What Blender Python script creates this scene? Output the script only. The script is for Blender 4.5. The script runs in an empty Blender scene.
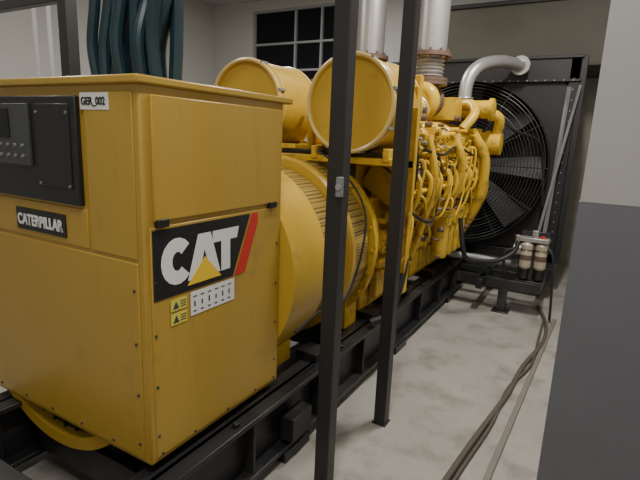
import bpy, bmesh, math, random
from mathutils import Vector, Matrix
random.seed(7)
C0=Vector((0,0,1.65))
# ---------------- camera ----------------
a=math.radians(29.6);t=math.radians(12);r=math.radians(2.4)
F=Vector((-math.sin(a)*math.cos(t),math.cos(a)*math.cos(t),-math.sin(t)))
R0=Vector((math.cos(a),math.sin(a),0));U0=R0.cross(F)
R=math.cos(r)*R0+math.sin(r)*U0;U=math.cos(r)*U0-math.sin(r)*R0
cam=bpy.data.cameras.new('camera');co=bpy.data.objects.new('camera',cam)
bpy.context.scene.collection.objects.link(co)
cam.sensor_width=36;cam.lens=36*481/640;cam.clip_start=0.02
M=Matrix((R,U,-F)).transposed().to_4x4();M.translation=C0
co.matrix_world=M;bpy.context.scene.camera=co

# ---------------- materials ----------------
def mat(name,col,rough=.5,metal=0,var=.12,scale=6,bump=0,bscale=60,dirt=None,dscale=2.5,dlo=.5,dhi=.7,spec=.5,streak=0):
    m=bpy.data.materials.new(name);m.use_nodes=True;n=m.node_tree.nodes;l=m.node_tree.links
    b=n['Principled BSDF'];b.inputs['Roughness'].default_value=rough;b.inputs['Metallic'].default_value=metal
    b.inputs['Specular IOR Level'].default_value=spec
    ge=n.new('ShaderNodeNewGeometry')
    no=n.new('ShaderNodeTexNoise');no.inputs['Scale'].default_value=scale;no.inputs['Detail'].default_value=6
    l.new(ge.outputs['Position'],no.inputs['Vector'])
    mx=n.new('ShaderNodeMix');mx.data_type='RGBA'
    mx.inputs[6].default_value=tuple(c*(1-var) for c in col)+(1,);mx.inputs[7].default_value=tuple(min(1,c*(1+var)) for c in col)+(1,)
    l.new(no.outputs['Fac'],mx.inputs[0]);out=mx.outputs[2]
    def layer(out,dirt,vec,sc,lo,hi,mxv=1.0):
        n2=n.new('ShaderNodeTexNoise');n2.inputs['Scale'].default_value=sc;n2.inputs['Detail'].default_value=8;n2.inputs['Roughness'].default_value=.65
        l.new(vec,n2.inputs['Vector'])
        mr=n.new('ShaderNodeMapRange');mr.inputs[1].default_value=lo;mr.inputs[2].default_value=hi;mr.inputs[4].default_value=mxv
        l.new(n2.outputs['Fac'],mr.inputs[0])
        m2=n.new('ShaderNodeMix');m2.data_type='RGBA';l.new(mr.outputs[0],m2.inputs[0]);l.new(out,m2.inputs[6]);m2.inputs[7].default_value=tuple(dirt)+(1,)
        return m2.outputs[2]
    if dirt: out=layer(out,dirt,ge.outputs['Position'],dscale,dlo,dhi)
    if streak:
        mp=n.new('ShaderNodeMapping');mp.inputs['Scale'].default_value=(1,1,.12);l.new(ge.outputs['Position'],mp.inputs['Vector'])
        out=layer(out,dirt,mp.outputs[0],14,.56,.8,streak)
    l.new(out,b.inputs['Base Color'])
    if bump:
        n3=n.new('ShaderNodeTexNoise');n3.inputs['Scale'].default_value=bscale;n3.inputs['Detail'].default_value=4
        l.new(ge.outputs['Position'],n3.inputs['Vector'])
        bp=n.new('ShaderNodeBump');bp.inputs['Strength'].default_value=bump;bp.inputs['Distance'].default_value=.01
        l.new(n3.outputs['Fac'],bp.inputs['Height']);l.new(bp.outputs[0],b.inputs['Normal'])
    return m
def perf(name,col,hole,scale,thr=.3):
    m=mat(name,col,.45);n=m.node_tree.nodes;l=m.node_tree.links;b=n['Principled BSDF']
    src=b.inputs['Base Color'].links[0].from_socket
    g=[x for x in n if x.type=='NEW_GEOMETRY'][0]
    v=n.new('ShaderNodeTexVoronoi');v.inputs['Scale'].default_value=scale;v.inputs['Randomness'].default_value=0
    l.new(g.outputs['Position'],v.inputs['Vector'])
    c=n.new('ShaderNodeMath');c.operation='LESS_THAN';c.inputs[1].default_value=thr;l.new(v.outputs['Distance'],c.inputs[0])
    mx=n.new('ShaderNodeMix');mx.data_type='RGBA';l.new(c.outputs[0],mx.inputs[0]);l.new(src,mx.inputs[6]);mx.inputs[7].default_value=tuple(hole)+(1,)
    l.new(mx.outputs[2],b.inputs['Base Color']);return m
YC=mat('cabinet_yellow',(.42,.265,.042),.30,var=.05,scale=3,dirt=(.27,.17,.045),dscale=5,dlo=.6,dhi=.85,streak=.5)
YE=mat('engine_yellow',(.66,.42,.035),.28,var=.15,scale=9,dirt=(.12,.075,.025),dscale=8,dlo=.52,dhi=.75)
YA=mat('alternator_yellow',(.54,.345,.04),.28,var=.08,scale=5,dirt=(.25,.16,.04),dscale=6,dlo=.6,dhi=.85)
YL=mat('rim_yellow',(.70,.52,.18),.28,var=.06)
PF=perf('perforated_yellow',(.42,.28,.06),(.03,.02,.01),55,.42)
BK=mat('black_steel',(.016,.016,.018),.38,var=.2,dirt=(.06,.055,.05),dlo=.5,dhi=.8)
BR=mat('radiator_black',(.014,.014,.015),.5,var=.2)
RB=mat('rubber',(.015,.015,.016),.55)
CB=mat('cable_sheath',(.012,.035,.048),.38,var=.4,scale=12)
PO=mat('post_paint',(.020,.019,.020),.4,var=.15)
SV=mat('silver_pipe',(.42,.41,.40),.38,.6,var=.15,scale=20)
RU=mat('rusty_flange',(.16,.10,.075),.6,.3,var=.3,scale=20)
GP=mat('grey_pipe',(.22,.23,.24),.5,.2)
WH=mat('white_label',(.72,.72,.70),.5,var=.03)
RD=mat('red_decal',(.55,.03,.02),.45,var=.03)
YD=mat('yellow_decal',(.80,.53,.03),.45,var=.03)
YS=mat('warning_sticker',(.62,.56,.08),.5,var=.1)
BD=mat('black_decal',(.012,.012,.013),.4,var=.05)
DG=mat('panel_grey',(.05,.052,.058),.4)
CR=mat('cream_paint',(.42,.37,.28),.35,.2,var=.2,scale=15)
WALL=mat('wall_plaster',(.50,.495,.48),.8,var=.06,scale=1.5,bump=.15,bscale=40)
CEIL=mat('ceiling_plaster',(.4,.4,.4),.85,var=.06,scale=1.5)
FLOOR=mat('concrete_floor',(.33,.315,.285),.36,var=.2,scale=1.8,bump=.08,bscale=90,dirt=(.14,.13,.115),dscale=3.8,dlo=.48,dhi=.80)
LG=mat('column_light_paint',(.36,.35,.345),.55,var=.05,scale=3)
BG=mat('column_grey_paint',(.13,.133,.15),.5,var=.08,scale=5)
PL=mat('plenum_panel',(.085,.08,.062),.55,.0,var=.3,scale=2.2,spec=.3)
GL=mat('dark_glass',(.006,.007,.010),.25,var=.1,spec=.3)
FR=mat('window_frame_paint',(.33,.34,.36),.5)

# ---------------- mesh builder ----------------
def empty(name,loc=(0,0,0)):
    e=bpy.data.objects.new(name,None);bpy.context.scene.collection.objects.link(e);e.location=loc;return e
def smooth(pts,n=8,closed=False):
    P=[Vector(p) for p in pts];o=[]
    for i in range(len(P)-1):
        p0=P[max(i-1,0)];p1=P[i];p2=P[i+1];p3=P[min(i+2,len(P)-1)]
        for k in range(n):
            s=k/n
            o.append(.5*((2*p1)+(p2-p0)*s+(2*p0-5*p1+4*p2-p3)*s*s+(3*p1-p0-3*p2+p3)*s**3))
    o.append(P[-1]);return o
class Part:
    def __init__(s,name,m,parent=None,bev=0):
        s.b=bmesh.new();s.n=name;s.m=m;s.p=parent;s.bev=bev
    def box(s,x0,x1,y0,y1,z0,z1,rot=None):
        c=Vector(((x0+x1)/2,(y0+y1)/2,(z0+z1)/2))
        Mx=Matrix.Translation(c)
        if rot: Mx=Mx@Matrix.Rotation(rot[0],4,rot[1])
        Mx=Mx@Matrix.Diagonal((abs(x1-x0),abs(y1-y0),abs(z1-z0),1))
        bmesh.ops.create_cube(s.b,size=1,matrix=Mx);return s
    def beam(s,p,q,w,h):
        p=Vector(p);q=Vector(q);d=q-p
        Mx=Matrix.Translation((p+q)/2)@d.to_track_quat('Z','Y').to_matrix().to_4x4()@Matrix.Diagonal((w,h,d.length,1))
        bmesh.ops.create_cube(s.b,size=1,matrix=Mx);return s
    def lathe(s,org,ax,prof,seg=48):
        ax=Vector(ax).normalized();org=Vector(org)
        u=ax.orthogonal().normalized();v=ax.cross(u);rings=[]
        for (rr,tt) in prof:
            if rr<1e-6: rings.append([s.b.verts.new(org+ax*tt)])
            else: rings.append([s.b.verts.new(org+ax*tt+(u*math.cos(2*math.pi*i/seg)+v*math.sin(2*math.pi*i/seg))*rr) for i in range(seg)])
        for A,B in zip(rings,rings[1:]):
            for i in range(seg):
                j=(i+1)%seg
                if len(A)==1 and len(B)==1: continue
                if len(A)==1: s.b.faces.new((A[0],B[i],B[j]))
                elif len(B)==1: s.b.faces.new((A[i],B[0],A[j]))
                else: s.b.faces.new((A[i],B[i],B[j],A[j]))
        return s
    def cyl(s,p,q,r,r2=None,seg=20):
        p=Vector(p);q=Vector(q);d=q-p;r2=r if r2 is None else r2
        return s.lathe(p,d,[(0,0),(r,0),(r2,d.length),(0,d.length)],seg)
    def tube(s,pts,r,seg=10,n=8,sm=True,closed=False):
        P=smooth(pts,n) if sm else [Vector(p) for p in pts]
        if closed: P=P[:-1] if (P[0]-P[-1]).length<1e-5 else P
        N=len(P);rings=[];prev=None
        for i in range(N):
            if closed: d=(P[(i+1)%N]-P[i-1])
            else: d=P[min(i+1,N-1)]-P[max(i-1,0)]
            d.normalize()
            if prev is None: u=d.orthogonal().normalized()
            else:
                u=prev-d*prev.dot(d)
                u=u.normalized() if u.length>1e-6 else d.orthogonal().normalized()
            prev=u;v=d.cross(u)
            rings.append([s.b.verts.new(P[i]+(u*math.cos(2*math.pi*k/seg)+v*math.sin(2*math.pi*k/seg))*r) for k in range(seg)])
        for i in range(N if closed else N-1):
            A=rings[i];B=rings[(i+1)%N]
            for k in range(seg):
                j=(k+1)%seg;s.b.faces.new((A[k],A[j],B[j],B[k]))
        if not closed:
            s.b.faces.new(rings[0][::-1]);s.b.faces.new(rings[-1])
        return s
    def ring(s,c,ax,R,r,seg=64,ms=8):
        ax=Vector(ax).normalized();u=ax.orthogonal().normalized();v=ax.cross(u);c=Vector(c)
        return s.tube([c+(u*math.cos(2*math.pi*i/seg)+v*math.sin(2*math.pi*i/seg))*R for i in range(seg)],r,ms,sm=False,closed=True)
    def poly(s,pts,off):
        off=Vector(off)
        A=[s.b.verts.new(Vector(p)) for p in pts];B=[s.b.verts.new(Vector(p)+off) for p in pts]
        s.b.faces.new(A[::-1]);s.b.faces.new(B);N=len(A)
        for i in range(N): s.b.faces.new((A[i],A[(i+1)%N],B[(i+1)%N],B[i]))
        return s
    def done(s):
        bmesh.ops.recalc_face_normals(s.b,faces=s.b.faces)
        me=bpy.data.meshes.new(s.n);s.b.to_mesh(me);s.b.free();me.materials.append(s.m)
        for p in me.polygons:p.use_smooth=True
        me.set_sharp_from_angle(angle=math.radians(32))
        o=bpy.data.objects.new(s.n,me);bpy.context.scene.collection.objects.link(o)
        if s.p:o.parent=s.p
        if s.bev:
            b=o.modifiers.new('bevel','BEVEL');b.width=s.bev;b.segments=2;b.limit_method='ANGLE';b.angle_limit=math.radians(40)
        return o
def text(name,body,m,parent,size,loc,rotm,off=0.0,sx=1):
    c=bpy.data.curves.new(name,'FONT');c.body=body;c.size=size;c.extrude=.0008;c.offset=off;c.align_x='LEFT'
    o=bpy.data.objects.new(name,c);bpy.context.scene.collection.objects.link(o)
    dg=bpy.context.evaluated_depsgraph_get();me=bpy.data.meshes.new_from_object(o.evaluated_get(dg))
    bpy.data.objects.remove(o);me.materials.clear();me.materials.append(m)
    o=bpy.data.objects.new(name,me);bpy.context.scene.collection.objects.link(o)
    o.matrix_world=Matrix.Translation(loc)@rotm@Matrix.Diagonal((sx,1,1,1));o.parent=parent;return o
ROT_FRONT=Matrix(((1,0,0,0),(0,0,-1,0),(0,1,0,0),(0,0,0,1))) # text x->+X, y->+Z, normal -Y

# ---------------- room ----------------
XL,XR,YB,YF,ZC=-7.1,1.1,-1.6,7.8,4.1
Part('floor',FLOOR).box(XL-.1,XR+.1,YB-.1,YF+.1,-.1,0).done()
Part('ceiling',CEIL).box(XL-.1,XR+.1,YB-.1,YF+.1,ZC,ZC+.1).done()
Part('wall_left',WALL).box(XL-.1,XL,YB,YF,0,ZC).done()
Part('wall_right',WALL).box(XR,XR+.1,YB,YF,0,ZC).done()
Part('wall_back',WALL).box(XL-.1,XR+.1,YB-.1,YB,0,ZC).done()
wx0,wx1,wz0,wz1=-6.1,-4.05,2.35,3.93
w=Part('wall_far',WALL)
w.box(XL-.1,wx0,YF,YF+.15,0,ZC).box(wx1,XR+.1,YF,YF+.15,0,ZC).box(wx0,wx1,YF,YF+.15,0,wz0).box(wx0,wx1,YF,YF+.15,wz1,ZC).done()
we=empty('window_1')
Part('glass',GL,we).box(wx0,wx1,YF+.08,YF+.1,wz0,wz1).done()
f=Part('frame',FR,we)
for x in (wx0+.02,-5.15,-4.6,wx1-.02): f.box(x-.018,x+.018,YF+.03,YF+.079,wz0,wz1)
for z in (wz0+.02,2.85,3.33,wz1-.02): f.box(wx0,wx1,YF+.02,YF+.078,z-.018,z+.018)
f.done()
c=empty('column')
Part('column_upper',LG,c).box(-.038,XR-.002,1.6,2.2,1.498,ZC-.002).done()
Part('column_lower',BG,c).box(-.040,XR-.002,1.598,2.202,0.002,1.497).done()
# duct behind radiator
pl=empty('air_duct')
p=Part('duct_panels',PL,pl,bev=.004);DT=3.34
p.box(-2.35,-2.31,6.62,7.79,2.62,DT).box(-.0,.04,6.62,7.79,2.62,DT).box(-2.35,.04,6.62,6.66,2.62,DT).box(-2.35,.04,6.62,7.79,DT,DT+.03).box(-2.35,.04,6.62,7.79,2.60,2.62).done()
p=Part('duct_flange',BR,pl,bev=.003)
p.box(-2.37,.06,6.59,6.62,DT-.01,DT+.04).done()
Part('wall_cladding',mat('cladding_beige',(.28,.26,.225),.6,var=.15)).box(-.6,XR-.01,7.74,7.79,0.002,2.59).done()

# ---------------- posts ----------------
def post(x,y,w):
    e=empty('steel_post',(0,0,0))
    q=Part('tube',PO,e,bev=.004)
    q.box(x-w/2,x+w/2,y-w/2,y+w/2,.008,ZC-.002).done()
    q=Part('base_plate',PO,e,bev=.002);q.box(x-w*.6,x+w*.6,y-w*.6,y+w*.6,0.001,.010).done()
    return e
e=post(-.925,1.76,.070)
Part('clamp',GP,e,bev=.003).box(-.905,-.88,1.70,1.725,1.42,1.50).done()
Part('clamp_bolt',SV,e).cyl((-.892,1.695,1.46),(-.892,1.71,1.46),.012).done()
post(-.925,2.46,.070)
e=post(-2.95,1.95,.08)
Part('cross_bar',PO,e,bev=.004).box(-4.6,-2.98,1.92,1.98,2.40,2.46).done()

# ---------------- generator ----------------
G=empty('diesel_generator')
GX=-1.78
s=Part('skid_rails',BK,G,bev=.004)
for X,sg in ((-1.2,-1),(-2.36,1)):
    xa,xb=sorted((X,X+sg*.16))
    s.box(xa,xb,.75,5.6,.355,.38).box(xa,xb,.75,5.6,.06,.085)
    xm=X+sg*.08
    s.box(xm-.012,xm+.012,.75,5.6,.06,.38)
    for y in (1.0,1.6,2.2,2.8,3.4,4.0,4.6,5.2): s.box(xa+.01,xb-.01,y-.008,y+.008,.085,.355)
for y in (.8,1.9,3.0,4.2,5.4): s.box(-2.3,-1.27,y-.06,y+.06,.1,.34)
for y in (1.95,3.5,5.0):
    for X in (-1.28,-2.28): s.box(X-.09,X+.09,y-.12,y+.12,.0,.06)
s.done()
s=Part('skid_brackets',BK,G,bev=.003)
for y in (2.3,3.1,3.8,4.5):
    s.box(-1.40,-1.26,y-.07,y+.07,.38,.43)
s.box(-1.24,-1.16,1.85,2.03,.12,.25)
s.box(-2.2,-1.3,1.16,1.2,.1,.26)
for y in (1.5,2.5,3.3,4.1,4.9): s.cyl((-1.24,y,.38),(-1.24,y,.40),.018,seg=6)
s.done()
# cabinet
CX0,CX1,CY0,CY1,CZ0,CZ1=-2.5,-1.295,1.08,1.89,.42,1.80
Part('cabinet_body',YC,G,bev=.008).box(CX0,CX1,CY0,CY1,CZ0,CZ1).done()
Part('cabinet_lid',YC,G,bev=.006).box(CX0-.02,CX1+.015,CY0-.02,CY1+.06,CZ1-.005,CZ1+.022).done()
Part('cabinet_door',YC,G,bev=.004).box(CX1-.002,CX1+.010,CY0+.04,CY1-.03,1.345,1.765).done()
Part('cabinet_lower_panel',YC,G,bev=.004).box(CX1-.002,CX1+.004,CY0+.025,CY1-.03,CZ0+.02,1.325).done()
q=Part('front_panels',YC,G,bev=.003)
q.box(CX0+.02,CX1-.03,CY0-.006,CY0+.002,CZ0+.02,1.20).box(-1.57,CX1-.03,CY0-.006,CY0+.002,1.215,CZ1-.03)
q.box(CX0+.02,-1.585,CY0-.006,CY0+.002,1.215,1.36).done()
q=Part('screws',DG,G)
for y in (1.13,1.3,1.5,1.7,1.85):
    q.cyl((CX1,y,.45),(CX1+.008,y,.45),.006,seg=8)
for z in (.55,.75,.95,1.15): q.cyl((CX1,1.85,z),(CX1+.008,1.85,z),.006,seg=8);q.cyl((CX1,1.115,z-.02),(CX1+.008,1.115,z-.02),.006,seg=8)
for z in (.5,.7,.9,1.1): q.cyl((-1.345,CY0-.01,z),(-1.345,CY0,z),.006,seg=8)
for x in (-2.3,-2.1,-1.9,-1.7,-1.5): q.cyl((x,CY0-.01,.46),(x,CY0,.46),.006,seg=8)
q.done()
q=Part('latches',BD,G,bev=.002)
q.box(CX1,CX1+.022,1.125,1.175,1.325,1.352).box(CX1,CX1+.022,1.775,1.825,1.325,1.352).done()
q=Part('control_panel',BD,G,bev=.006)
q.box(-2.42,-1.597,CY0-.022,CY0,1.372,1.758).done()
q=Part('control_module',DG,G,bev=.003)
q.box(-2.3,-1.87,CY0-.034,CY0-.02,1.5,1.73).done()
q=Part('control_cover',BD,G,bev=.003)
q.box(-1.83,-1.63,CY0-.027,CY0-.02,1.43,1.73).done()
q=Part('control_screen',GL,G);q.box(-2.25,-1.99,CY0-.037,CY0-.03,1.60,1.71).done()
q=Part('control_buttons',GP,G)
for i in range(6):
    for j in range(2): q.cyl((-2.16+i*.05,CY0-.04,1.535+j*.04),(-2.16+i*.05,CY0-.03,1.535+j*.04),.007,seg=10)
for z in (1.44,1.7): 
    for x in (-1.64,-1.82): q.cyl((x,CY0-.03,z),(x,CY0-.02,z),.006,seg=8)
q.done()
q=Part('nameplate',BD,G,bev=.002);q.box(-2.04,-1.712,CY0-.012,CY0-.004,1.238,1.327).done()
text('nameplate_text','CATERPILLAR',WH,G,.06,(-2.028,CY0-.0135,1.261),ROT_FRONT,off=.0022,sx=.82)
Part('tag_label',WH,G).box(-1.585,-1.435,CY0-.0075,CY0-.005,1.712,1.768).done()
text('tag_text','GER_002',BD,G,.036,(-1.578,CY0-.0085,1.728),ROT_FRONT,off=.001,sx=.93)
# decal
dx=CX1+.0045
def dp(name,m,pts,o=.001,th=.001):
    q=Part(name,m,G);q.poly([(dx+o,y,z) for y,z in pts],(th,0,0));return q.done()
dp('decal_black',BD,[(1.11,1.06),(1.53,1.06),(1.645,1.315),(1.11,1.315)])
dp('decal_red',RD,[(1.545,1.06),(1.61,1.06),(1.70,1.27),(1.70,1.315),(1.66,1.315)])
def arc(c,r0,r1,a0,a1,n=14):
    o=[(c[0]+r1[0]*math.cos(a0+(a1-a0)*i/n),c[1]+r1[1]*math.sin(a0+(a1-a0)*i/n)) for i in range(n+1)]
    return o+[(c[0]+r0[0]*math.cos(a1-(a1-a0)*i/n),c[1]+r0[1]*math.sin(a1-(a1-a0)*i/n)) for i in range(n+1)]
dp('decal_letter_c',WH,arc((1.222,1.187),(.026,.036),(.078,.088),math.radians(42),math.radians(318)),.002)
q=Part('decal_letter_a',WH,G)
q.poly([(dx+.002,y,z) for y,z in [(1.272,1.10),(1.328,1.272),(1.396,1.272),(1.452,1.10),(1.395,1.10),(1.362,1.21),(1.329,1.10)]],(.001,0,0)).done()
dp('decal_letter_t',WH,[(1.408,1.272),(1.567,1.272),(1.555,1.225),(1.512,1.225),(1.512,1.10),(1.458,1.10),(1.458,1.225),(1.408,1.225)],.0022)
dp('decal_triangle',YD,[(1.268,1.082),(1.456,1.082),(1.362,1.18)],.0035)
dp('sticker_yellow',YS,[(1.185,1.0),(1.265,1.0),(1.265,1.045),(1.185,1.045)])
dp('sticker_yellow_b',YS,[(1.185,.945),(1.265,.945),(1.265,.99),(1.185,.99)])
dp('sticker_white',WH,[(1.285,.955),(1.54,.955),(1.54,1.05),(1.285,1.05)])
q=Part('sticker_marks',DG,G)
for i in range(6):
    y=1.298+i*.04
    q.box(dx+.002,dx+.0028,y,y+.016,.968,.974)
    q.box(dx+.002,dx+.0028,y+.004,y+.012,.99,1.008+random.random()*.008)
    q.box(dx+.002,dx+.0028,y,y+.02,1.028,1.033)
for z in (.965,1.02):
    q.poly([(dx+.002,1.195,z-.012),(dx+.002,1.225,z-.012),(dx+.002,1.21,z+.016)],(.001,0,0))
    for k in range(3): q.box(dx+.002,dx+.0028,1.232,1.26,z-.01+k*.01,z-.006+k*.01)
q.done()
# alternator
AZ=.95
q=Part('alternator_end_ring',YA,G)
q.lathe((-1.93,1.10,.85),(0,1,0),[(.525,0),(.58,0),(.58,.16),(.55,.16),(.525,.05),(.525,0)],72).done()
q=Part('alternator_end_guard',BK,G);q.lathe((-1.93,1.15,.85),(0,1,0),[(0,0),(.53,0),(.53,.02),(0,.02)],48)
for i in range(40):
    an=i*math.pi/20;cx,cz=math.cos(an),math.sin(an)
    q.cyl((-1.93+.40*cx,1.14,.85+.40*cz),(-1.93+.52*cx,1.14,.85+.52*cz),.008,seg=6)
q.done()
q=Part('alternator_barrel',YA,G)
q.lathe((GX,1.895,AZ),(0,1,0),[(.0,0),(.57,0),(.57,.325),(.555,.345),(.50,.35),(.50,.605),(.57,.605),(.585,.615),(.585,.655),(.56,.665),(.0,.665)],96).done()
q=Part('alternator_guard',PF,G)
q.lathe((GX,2.24,AZ),(0,1,0),[(.52,0),(.52,.25)],96).done()
q=Part('flywheel_guard',PF,G)
q.lathe((GX,2.56,AZ),(0,1,0),[(.55,0),(.56,.02),(.56,.22),(.55,.24)],96).done()
q=Part('flywheel_housing',YE,G)
q.lathe((GX,2.80,AZ),(0,1,0),[(0,0),(.60,0),(.60,.05),(.54,.06),(.52,.25),(.0,.25)],72)
for i in range(24):
    an=i*math.pi/12;q.cyl((GX+.578*math.cos(an),2.785,AZ+.578*math.sin(an)),(GX+.578*math.cos(an),2.80,AZ+.578*math.sin(an)),.012,seg=6)
q.box(GX-.40,GX+.36,1.95,2.2,.38,.5).box(GX-.40,GX+.42,2.78,2.95,.38,.62).done()
# air cleaners
for k,X in enumerate((-1.37,-2.17)):
    n='air_cleaner' if k==0 else 'air_cleaner_b'
    Z=1.86
    q=Part(n+'_body',YA,G);q.lathe((X,2.70,Z),(0,1,0),[(0,.03),(.20,.03),(.265,.02),(.275,.0),(.29,.0),(.29,.48),(.28,.50),(.25,.52),(.13,.54),(.13,.66),(0,.66)],64).done()
    q=Part(n+'_rim',YL,G);q.ring((X,2.70,Z),(0,1,0),.287,.013,64,8);q.ring((X,2.76,Z),(0,1,0),.291,.006,64,8);q.ring((X,3.17,Z),(0,1,0),.292,.012,64,8);q.done()
    q=Part(n+'_latches',GP,G)
    for i in range(8):
        an=i*math.pi/4+.3;q.box(X+.298*math.cos(an)-.008,X+.298*math.cos(an)+.008,2.69,2.76,Z+.298*math.sin(an)-.008,Z+.298*math.sin(an)+.008)
    q.done()
    sg=1 if k==0 else -1
    q=Part(n+'_duct',YE,G);q.tube([(X,3.25,Z),(X,3.42,Z),(X-.02*sg,3.58,Z+.02),(X-.05*sg,3.8,Z+.04),(X-.08*sg,4.15,Z+.05)],.12,20);q.done()
    q=Part(n+'_hose_clamps',SV,G)
    q.ring((X,3.36,Z),(0,1,0),.122,.007,40,6);q.ring((X-.05*sg,3.8,Z+.04),(0,1,0),.122,.007,40,6);q.ring((X-.07*sg,4.05,Z+.05),(0,1,0),.122,.007,40,6);q.done()
q=Part('air_cleaner_brackets',YE,G,bev=.004)
for X in (-1.70,-1.06,-1.82,-2.50):
    q.box(X-.025,X+.025,3.0,3.04,1.2,1.86)
q.box(-2.5,-1.04,3.0,3.04,1.48,1.53).box(-2.5,-1.04,2.73,2.76,1.50,1.54)
for X in (-1.62,-1.12,-2.0,-2.42): q.box(X-.02,X+.02,2.72,3.06,1.52,1.60)
q.box(-1.14,-1.08,3.10,3.18,.6,2.0)
q.box(-1.20,-1.15,3.34,3.40,.9,2.1)
q.done()
q=Part('air_cleaner_mount_dark',BK,G,bev=.003)
q.box(-2.4,-1.15,2.78,2.98,1.545,1.57).box(-2.1,-1.4,2.84,2.9,1.3,1.545)
q.done()
# engine core
q=Part('engine_block',YE,G,bev=.012)
q.box(GX-.34,GX+.40,3.05,5.2,.42,.78).box(GX-.44,GX+.44,3.05,5.2,.76,1.25).box(GX-.3,GX+.3,3.1,5.15,1.2,1.6)
q.box(GX-.2,GX+.2,3.3,5.0,1.6,1.86)
q.box(GX-.5,GX+.5,5.2,5.38,.5,1.6)
for i in range(8):
    y=3.28+i*.25
    q.box(GX+.42,GX+.50,y-.09,y+.09,.84,1.02)
    q.box(GX+.41,GX+.47,y-.10,y+.10,.50,.70)
q.done()
for sg in (1,-1):
    q=Part('cylinder_heads_'+('a' if sg>0 else 'b'),YE,G,bev=.012)
    for i in range(8):
        y=3.28+i*.25
        for (d,w,h0,h1) in ((0,.30,-.12,.08),(0,.25,.08,.21)):
            cx=GX+sg*(.47+.14*((h0+h1)/2)*3);cz=1.36+(h0+h1)/2
            q.box(cx-w/2,cx+w/2,y-.098,y+.098,cz-(h1-h0)/2,cz+(h1-h0)/2,rot=(sg*math.radians(32),'Y'))
    q.done()
q=Part('engine_runners',YE,G)
for i in range(8):
    y=3.28+i*.25
    q.tube([(GX+.2,y+.04,1.72),(GX+.36,y+.04,1.80),(GX+.52,y+.04,1.74),(GX+.58,y+.04,1.58)],.042,12)
    q.tube([(GX+.64,y-.03,1.46),(GX+.71,y-.03,1.38),(GX+.69,y-.03,1.22),(GX+.56,y-.03,1.1)],.018,10)
    q.cyl((GX+.60,y,1.50),(GX+.68,y,1.62),.03)
    q.cyl((GX+.50,y+.06,.93),(GX+.54,y+.06,.93),.022,seg=8)
    q.cyl((GX+.50,y-.06,.93),(GX+.54,y-.06,.93),.022,seg=8)
    for dy in (-.07,.07):
        q.cyl((GX+.60,y+dy,1.58),(GX+.66,y+dy,1.66),.013,seg=8)
    q.tube([(GX+.55,y+.1,1.12),(GX+.66,y+.1,1.2),(GX+.62,y+.08,1.34),(GX+.68,y+.02,1.48)],.009,6)
    q.tube([(GX+.50,y+.02,.78),(GX+.58,y+.0,.86),(GX+.56,y-.05,1.0),(GX+.55,y-.05,1.12)],.014,8)
q.tube([(GX+.60,3.1,1.70),(GX+.60,5.2,1.70)],.05,14,n=2)
q.tube([(GX+.68,3.15,1.30),(GX+.68,5.25,1.30)],.018,12,n=2)
q.tube([(GX+.55,3.15,1.12),(GX+.55,5.25,1.12)],.04,12,n=2)
q.tube([(GX+.50,3.1,.78),(GX+.50,5.2,.78)],.03,12,n=2)
q.tube([(GX+.30,3.2,1.9),(GX+.32,5.1,1.9)],.06,14,n=2)
q.tube([(GX+.66,3.5,1.70),(GX+.72,3.55,1.4),(GX+.66,3.6,1.1),(GX+.55,3.6,.7)],.03,10)
q.tube([(GX+.66,4.2,1.72),(GX+.74,4.25,1.5),(GX+.70,4.3,1.25),(GX+.6,4.35,1.05)],.035,12)
q.tube([(GX+.66,4.9,1.75),(GX+.78,5.0,1.5),(GX+.74,5.1,1.1),(GX+.60,5.2,.8),(GX+.5,5.3,.65)],.05,14)
q.done()
q=Part('engine_filters',YE,G)
for i in range(4):
    y=4.3+i*.19
    q.lathe((GX+.60,y,.62),(0,0,1),[(0,0),(.06,.0),(.075,.03),(.075,.30),(.085,.31),(.085,.35),(0,.36)],20)
q.box(GX+.45,GX+.68,4.2,4.98,.96,1.06)
q.lathe((GX+.52,3.45,1.12),(0,1,0),[(0,0),(.09,0),(.10,.02),(.10,.3),(.06,.33),(0,.33)],24)
q.box(GX+.45,GX+.62,3.9,4.15,1.05,1.3)
q.done()
q=Part('engine_couplings',YL,G)
for y in (3.4,3.9,4.4,4.9):
    q.cyl((GX+.60,y-.03,1.70),(GX+.60,y+.03,1.70),.062,seg=20)
    q.cyl((GX+.55,y-.15,1.12),(GX+.55,y-.11,1.12),.052,seg=16)
for y in (3.7,4.3,4.8): q.cyl((GX+.31,y-.02,1.9),(GX+.31,y+.02,1.9),.075,seg=20)
q.done()
q=Part('engine_front_pipes',YE,G)
q.lathe((-1.62,4.95,1.98),(1,0,0),[(0,0),(.085,0),(.085,.30),(.105,.30),(.105,.33),(.085,.33),(.085,.62),(.105,.62),(.105,.66),(.07,.67),(0,.68)],28)
q.lathe((-1.5,5.2,1.66),(1,0,0),[(0,0),(.11,0),(.11,.45),(.13,.45),(.13,.49),(.11,.5),(.11,.60),(0,.62)],28)
q.tube([(-1.0,5.05,1.95),(-.93,5.12,1.9),(-.95,5.2,1.75)],.05,12)
q.tube([(-1.2,5.2,1.6),(-1.08,5.3,1.35),(-1.08,5.3,1.1),(-1.2,5.35,.9)],.07,16)
q.lathe((-1.15,5.1,1.2),(0,1,0),[(0,0),(.12,0),(.14,.03),(.14,.16),(.1,.2),(0,.2)],24)
q.lathe((GX,5.38,.8),(0,1,0),[(0,0),(.25,0),(.25,.1),(.1,.12),(.1,.2),(0,.2)],36)
q.lathe((-1.42,5.38,1.45),(0,1,0),[(0,0),(.14,0),(.14,.08),(.06,.1),(.06,.4),(0,.4)],24)
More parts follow.
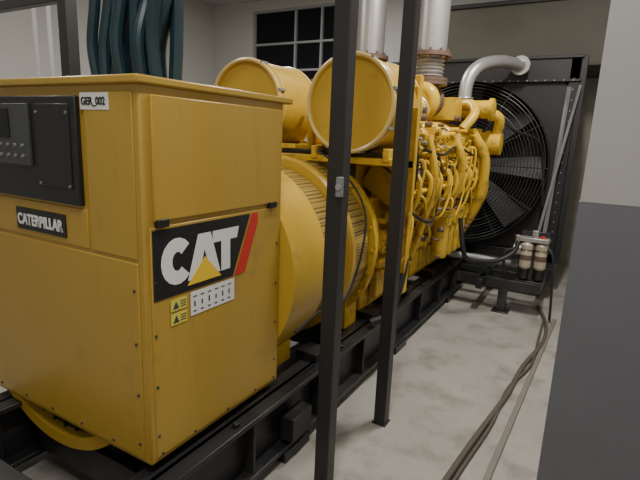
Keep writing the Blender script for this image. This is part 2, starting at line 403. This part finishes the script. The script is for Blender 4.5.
q.tube([(-1.15,4.6,1.78),(-1.08,4.7,1.92),(-1.15,4.82,2.02),(-1.3,4.9,2.0)],.045,12)
q.box(-1.42,-1.22,4.55,4.78,1.86,2.06)
q.done()
q=Part('turbochargers',YE,G)
for X in (-1.45,-2.05):
    q.ring((X,4.25,2.0),(0,1,0),.11,.06,32,12)
    q.cyl((X,4.2,2.0),(X,4.45,2.0),.08)
q.done()
q=Part('turbine_housings',RU,G)
for X in (-1.45,-2.05):
    q.ring((X,4.45,2.02),(0,1,0),.09,.06,32,12)
    q.cyl((X,4.4,2.02),(X,4.4,2.16),.10)
    q.cyl((X,4.4,2.15),(X,4.4,2.18),.17,seg=28)
q.done()
q=Part('engine_fittings',YE,G,bev=.003)
for i in range(200):
    y=random.uniform(3.1,5.2);z=random.uniform(.75,1.78)
    x=GX+(.45 if z<1.1 else .56 if z<1.3 else .62)
    w=random.uniform(.012,.033)
    if random.random()<.5: q.box(x-w,x+w+.05,y-w,y+w,z-w,z+w)
    else: q.cyl((x,y,z),(x+.05+w,y,z),w*.8,seg=10)
q.done()
q=Part('engine_small_pipes',YE,G)
for i in range(28):
    y=random.uniform(3.15,5.0);z=random.uniform(.9,1.6);dy=random.uniform(-.2,.3);dz=random.uniform(-.35,-.1)
    x=GX+(.5 if z<1.1 else .66)
    q.tube([(x-.1,y,z),(x+.03,y+dy*.2,z+.03),(x+.04,y+dy*.6,z+dz*.5),(x+.0,y+dy,z+dz),(x-.1,y+dy,z+dz-.02)],random.uniform(.007,.012),8,n=5)
q.done()
q=Part('engine_dark_fittings',RU,G)
for i in range(60):
    y=random.uniform(3.1,5.2);z=random.uniform(.6,1.9);x=GX+random.uniform(.5,.66)
    q.cyl((x,y,z),(x+.05,y,z),random.uniform(.01,.025),seg=8)
for i in range(8):
    y=3.28+i*.25;q.ring((GX+.52,y+.04,1.74),(1,0,-.6),.045,.006,20,6)
q.done()
q=Part('engine_gap_hoses',RB,G)
for i in range(7):
    y=3.405+i*.25;q.tube([(GX+.5,y,1.05),(GX+.62,y,1.2),(GX+.66,y,1.45),(GX+.56,y,1.66)],.016,8)
q.done()
q=Part('engine_clamps',SV,G)
for i in range(26):
    y=random.uniform(3.1,5.2);z=random.uniform(.8,1.8);x=GX+random.uniform(.58,.67)
    q.cyl((x,y,z),(x+.04,y,z),random.uniform(.008,.015),seg=8)
q.done()
q=Part('engine_wiring',RB,G)
q.tube([(GX+.25,2.62,AZ+.62),(GX+.45,2.6,AZ+.5),(GX+.62,2.58,AZ+.25),(GX+.63,2.4,AZ-.15),(GX+.60,2.1,AZ-.2),(GX+.58,1.9,AZ-.25)],.007,8)
q.tube([(GX+.68,3.1,1.2),(GX+.7,3.6,1.05),(GX+.62,4.2,1.15),(GX+.7,5.0,1.1)],.012,8)
q.tube([(GX+.62,3.15,1.9),(GX+.7,3.2,1.5),(GX+.62,3.2,1.0),(GX+.6,3.0,.6)],.012,8)
q.tube([(GX+.66,3.3,1.62),(GX+.72,3.7,1.56),(GX+.69,4.2,1.62),(GX+.72,4.7,1.55)],.01,8)
q.tube([(-1.17,3.2,1.0),(-1.1,3.15,.8),(-1.12,3.0,.5),(-1.22,2.9,.42)],.028,12)
q.tube([(-.98,5.1,1.95),(-.8,5.3,1.8),(-.62,5.6,1.72),(-.55,5.8,1.5),(-.5,5.85,1.0)],.016,8)
q.tube([(-1.05,4.45,.98),(-1.0,4.45,.7),(-.95,4.55,.58),(-.75,4.75,.56),(-.62,4.85,.64),(-.58,4.9,.75)],.022,12)
q.done()
q=Part('coolant_pipe',SV,G)
q.tube([(-1.28,5.1,1.98),(-1.28,5.12,2.25),(-1.2,5.22,2.42),(-1.05,5.5,2.5),(-.9,5.8,2.5)],.065,18);
q.ring((-1.28,5.11,2.1),(0,0,1),.07,.01,24,6)
q.lathe((-.9,5.78,2.5),(0,1,0),[(0,0),(.1,0),(.1,.03),(.08,.04),(.08,.2),(0,.2)],24)
q.done()
# radiator
RX0,RX1,RY,RZ0,RZ1=-2.52,-.32,5.95,.36,2.60
fc=Vector((-1.42,RY,1.42));FRd=.93
q=Part('radiator_frame',BR,G,bev=.006)
q.box(RX0,RX0+.1,RY,6.58,RZ0,RZ1).box(RX1-.1,RX1,RY,6.58,RZ0,RZ1).box(RX0,RX1,RY,6.58,2.36,RZ1).box(RX0,RX1,RY,6.58,RZ0,.46)
q.box(RX0-.02,RX1+.02,RY-.02,6.6,RZ1-.02,RZ1+.015).box(RX0-.02,RX1+.02,RY-.02,6.6,2.34,2.37)
q.box(RX1,RX1+.06,RY+.0,RY+.06,RZ0,RZ1)
for i in range(14):
    q.box(RX1,RX1+.03,6.1,6.5,RZ0+.12+i*.16,RZ0+.14+i*.16)
q.done()
q=Part('radiator_bolts',GP,G)
for i in range(24): q.cyl((RX0+.05+i*.091,RY-.028,2.355),(RX0+.05+i*.091,RY-.02,2.355),.009,seg=6)
for i in range(18): q.cyl((RX1-.05,RY-.006,.5+i*.11),(RX1-.05,RY,.5+i*.11),.008,seg=6)
q.done()
q=Part('fan_shroud',BR,G)
n=72;vo=[];vi=[];vb=[]
for i in range(n):
    an=2*math.pi*i/n;cx,cz=math.cos(an),math.sin(an)
    hx=(1.02)/max(abs(cx),1e-6);hz=(.94)/max(abs(cz),1e-6);k=min(hx,hz)
    vo.append(q.b.verts.new((fc.x+cx*k,RY+.03,fc.z+cz*k)))
    vi.append(q.b.verts.new((fc.x+cx*FRd,RY+.03,fc.z+cz*FRd)))
    vb.append(q.b.verts.new((fc.x+cx*FRd,RY-.12,fc.z+cz*FRd)))
for i in range(n):
    j=(i+1)%n
    q.b.faces.new((vo[i],vo[j],vi[j],vi[i]));q.b.faces.new((vi[i],vi[j],vb[j],vb[i]))
q.done()
q=Part('radiator_core',BR,G)
q.box(RX0+.1,RX1-.1,6.3,6.4,RZ0+.1,2.36).done()
q=Part('fan_guard',mat('guard_wire',(.03,.03,.032),.4),G)
for i in range(24):
    q.ring((fc.x,RY-.14,fc.z),(0,1,0),.93-i*.035,.004,64,5)
for i in range(12):
    an=i*math.pi/6;q.cyl((fc.x+.1*math.cos(an),RY-.13,fc.z+.1*math.sin(an)),(fc.x+.94*math.cos(an),RY-.13,fc.z+.94*math.sin(an)),.006,seg=6)
q.done()
q=Part('fan_blades',BR,G)
for i in range(8):
    an=i*math.pi/4
    d=Vector((math.cos(an),0,math.sin(an)));tt=Vector((-math.sin(an),0,math.cos(an)))
    P=[fc+d*.15+tt*-.06,fc+d*.88+tt*-.13,fc+d*.88+tt*.13+Vector((0,.14,0)),fc+d*.15+tt*.06+Vector((0,.1,0))]
    q.poly([p_+Vector((0,.02,0)) for p_ in P],(0,.008,0))
q.cyl(fc,fc+Vector((0,.15,0)),.17)
q.done()
q=Part('radiator_stays',GP,G)
q.beam((-.40,5.87,2.28),(-.44,5.82,.62),.03,.03).beam((-.30,5.9,2.3),(-.52,5.7,.5),.02,.02)
q.done()
q=Part('radiator_base',BK,G,bev=.004)
q.box(RX0,RX1+.02,5.62,6.6,.22,.36).box(-1.15,-.34,4.95,5.03,.24,.34).box(-.42,-.34,5.0,5.7,.24,.34).box(-.92,-.86,4.8,5.7,.24,.34)
q.box(-1.2,-.34,5.3,5.36,.28,.34)
for X in (-2.4,-1.3,-.45):
    q.box(X-.06,X+.06,5.75,5.87,0,.22);q.box(X-.06,X+.06,6.4,6.52,0,.22)
q.box(-.72,-.64,4.94,5.02,0,.24).box(-.76,-.6,4.9,5.06,0,.012)
q.done()
q=Part('drain_pipe',GP,G)
q.tube([(-1.25,4.95,.52),(-1.05,5.0,.51),(-.85,5.02,.50),(-.55,5.1,.46),(-.5,5.1,.35)],.035,12);q.done()
# fuel priming pump / filters mounted on the base
q=Part('fuel_filters',CR,G)
for x,y in ((-.51,4.98),(-.38,5.0)):
    q.lathe((x,y,.48),(0,0,1),[(0,0),(.04,0),(.055,.02),(.055,.17),(.045,.19),(.062,.20),(.062,.24),(.03,.27),(0,.27)],20)
q.done()
q=Part('fuel_filter_bands',RU,G)
for x,y in ((-.51,4.98),(-.38,5.0)):
    q.cyl((x,y,.57),(x,y,.62),.0565)
q.done()
q=Part('fuel_filter_caps',RD,G)
q.cyl((-.38,5.0,.79),(-.38,5.0,.81),.022).done()
q=Part('fuel_pump_head',SV,G,bev=.004)
q.box(-.58,-.32,4.94,5.05,.75,.79).cyl((-.45,4.99,.79),(-.45,4.99,.86),.03).cyl((-.63,4.98,.66),(-.56,4.98,.66),.055).cyl((-.60,4.98,.72),(-.60,4.98,.80),.025);q.done()
q=Part('fuel_pump_bracket',BK,G,bev=.003)
q.box(-.58,-.33,5.05,5.07,.341,.84).box(-.58,-.33,4.95,5.07,.341,.36).box(-.47,-.43,4.98,5.05,.36,.75);q.done()
q=Part('fuel_filter_bowls',RB,G)
for x,y in ((-.51,4.98),(-.38,5.0)): q.cyl((x,y,.38),(x,y,.48),.038)
q.tube([(-.63,4.98,.66),(-.70,4.96,.62),(-.70,4.96,.48),(-.66,4.98,.34)],.014,8)
q.tube([(-.34,4.99,.72),(-.27,4.96,.62),(-.24,4.95,.3),(-.22,4.9,.03)],.012,8)
q.done()

# ---------------- exhaust pipes ----------------
for X in (-1.45,-2.05):
    e=empty('exhaust_pipe')
    q=Part('pipe',SV,e);q.lathe((X,4.4,2.42),(0,0,1),[(0,0),(.14,0),(.14,ZC-2.422),(0,ZC-2.422)],32).done()
    q=Part('flanges',RU,e)
    q.cyl((X,4.4,2.182),(X,4.4,2.21),.17,seg=28).cyl((X,4.4,2.39),(X,4.4,2.425),.185,seg=28)
    for i in range(10):
        an=i*math.pi/5;q.cyl((X+.155*math.cos(an),4.4+.155*math.sin(an),2.36),(X+.155*math.cos(an),4.4+.155*math.sin(an),2.45),.011,seg=6)
    q.done()
    q=Part('bellows',SV,e)
    prof=[(0,0)]+[(.115+(.02 if i%2 else 0),i*.0165) for i in range(12)]+[(0,.1815)]
    q.lathe((X,4.4,2.209),(0,0,1),prof,32).done()

# ---------------- cables on the cabinet ----------------
e=empty('cable_bundle')
q=Part('cables',CB,e)
j=lambda s: random.uniform(-s,s)
for i in range(20):
    x=-1.99+i*.021;y=1.46+(.06,-.04,.01)[i%3]+j(.02)
    q.tube([(x+j(.01),y,1.824),(x+j(.015),y+j(.02),2.0),(x+.03+j(.02),y+j(.03),2.2),(x+.02+j(.03),y+j(.03),2.4),(x-.06+j(.02),y+.05,2.8),(x-.1,y+.1,3.4),(x-.1,y+.1,ZC-.01)],.022+random.random()*.006,10,n=6)
q.done()
e=empty('conduit_pipe')
q=Part('pipe_run',mat('conduit_grey',(.4,.4,.4),.5),e)
q.tube([(-5.0,3.1,.0),(-5.0,3.1,ZC)],.022,10,n=2);q.tube([(-5.25,3.1,.0),(-5.25,3.1,ZC)],.022,10,n=2);q.done()

# ---------------- hoses on the floor ----------------
e=empty('floor_hose')
q=Part('hose',mat('hose_brown',(.09,.075,.06),.5),e)
q.tube([(-.50,1.4,.022),(-.45,2.1,.022),(-.40,2.6,.022),(-.33,3.2,.022),(-.30,3.7,.022),(-.22,4.3,.022),(-.24,4.8,.022),(-.36,5.3,.022)],.016,10)
q.tube([(-.47,1.4,.017),(-.41,2.2,.017),(-.35,2.8,.017),(-.34,3.3,.017),(-.25,3.8,.017),(-.26,4.4,.017),(-.27,4.9,.017)],.010,8)
q.done()
e=empty('floor_cable_duct')
q=Part('duct_strip',mat('strip_grey',(.17,.15,.13),.6),e,bev=.003)
q.beam((-.31,1.3,.011),(-.18,5.0,.011),.032,.018).done()

# ---------------- lights ----------------
def lamp(x,y,L,en,name='ceiling_light'):
    e=empty(name)
    Part('housing',WH,e,bev=.005).box(x-.1,x+.1,y-L/2,y+L/2,ZC-.08,ZC-.002).done()
    ld=bpy.data.lights.new('tube_light','AREA');ld.shape='RECTANGLE';ld.size=.12;ld.size_y=L;ld.energy=en;ld.color=(1,.96,.89)
    o=bpy.data.objects.new('tube_light',ld);bpy.context.scene.collection.objects.link(o);o.location=(x,y,ZC-.09);o.parent=e
lamp(-.35,3.6,1.2,135)
lamp(-.35,.1,1.2,80)
lamp(-3.6,5.2,1.2,115)
lamp(-4.2,1.2,1.2,85)
w=bpy.data.worlds.new('world');bpy.context.scene.world=w;w.use_nodes=True
w.node_tree.nodes['Background'].inputs[0].default_value=(.8,.85,1,1);w.node_tree.nodes['Background'].inputs[1].default_value=.1
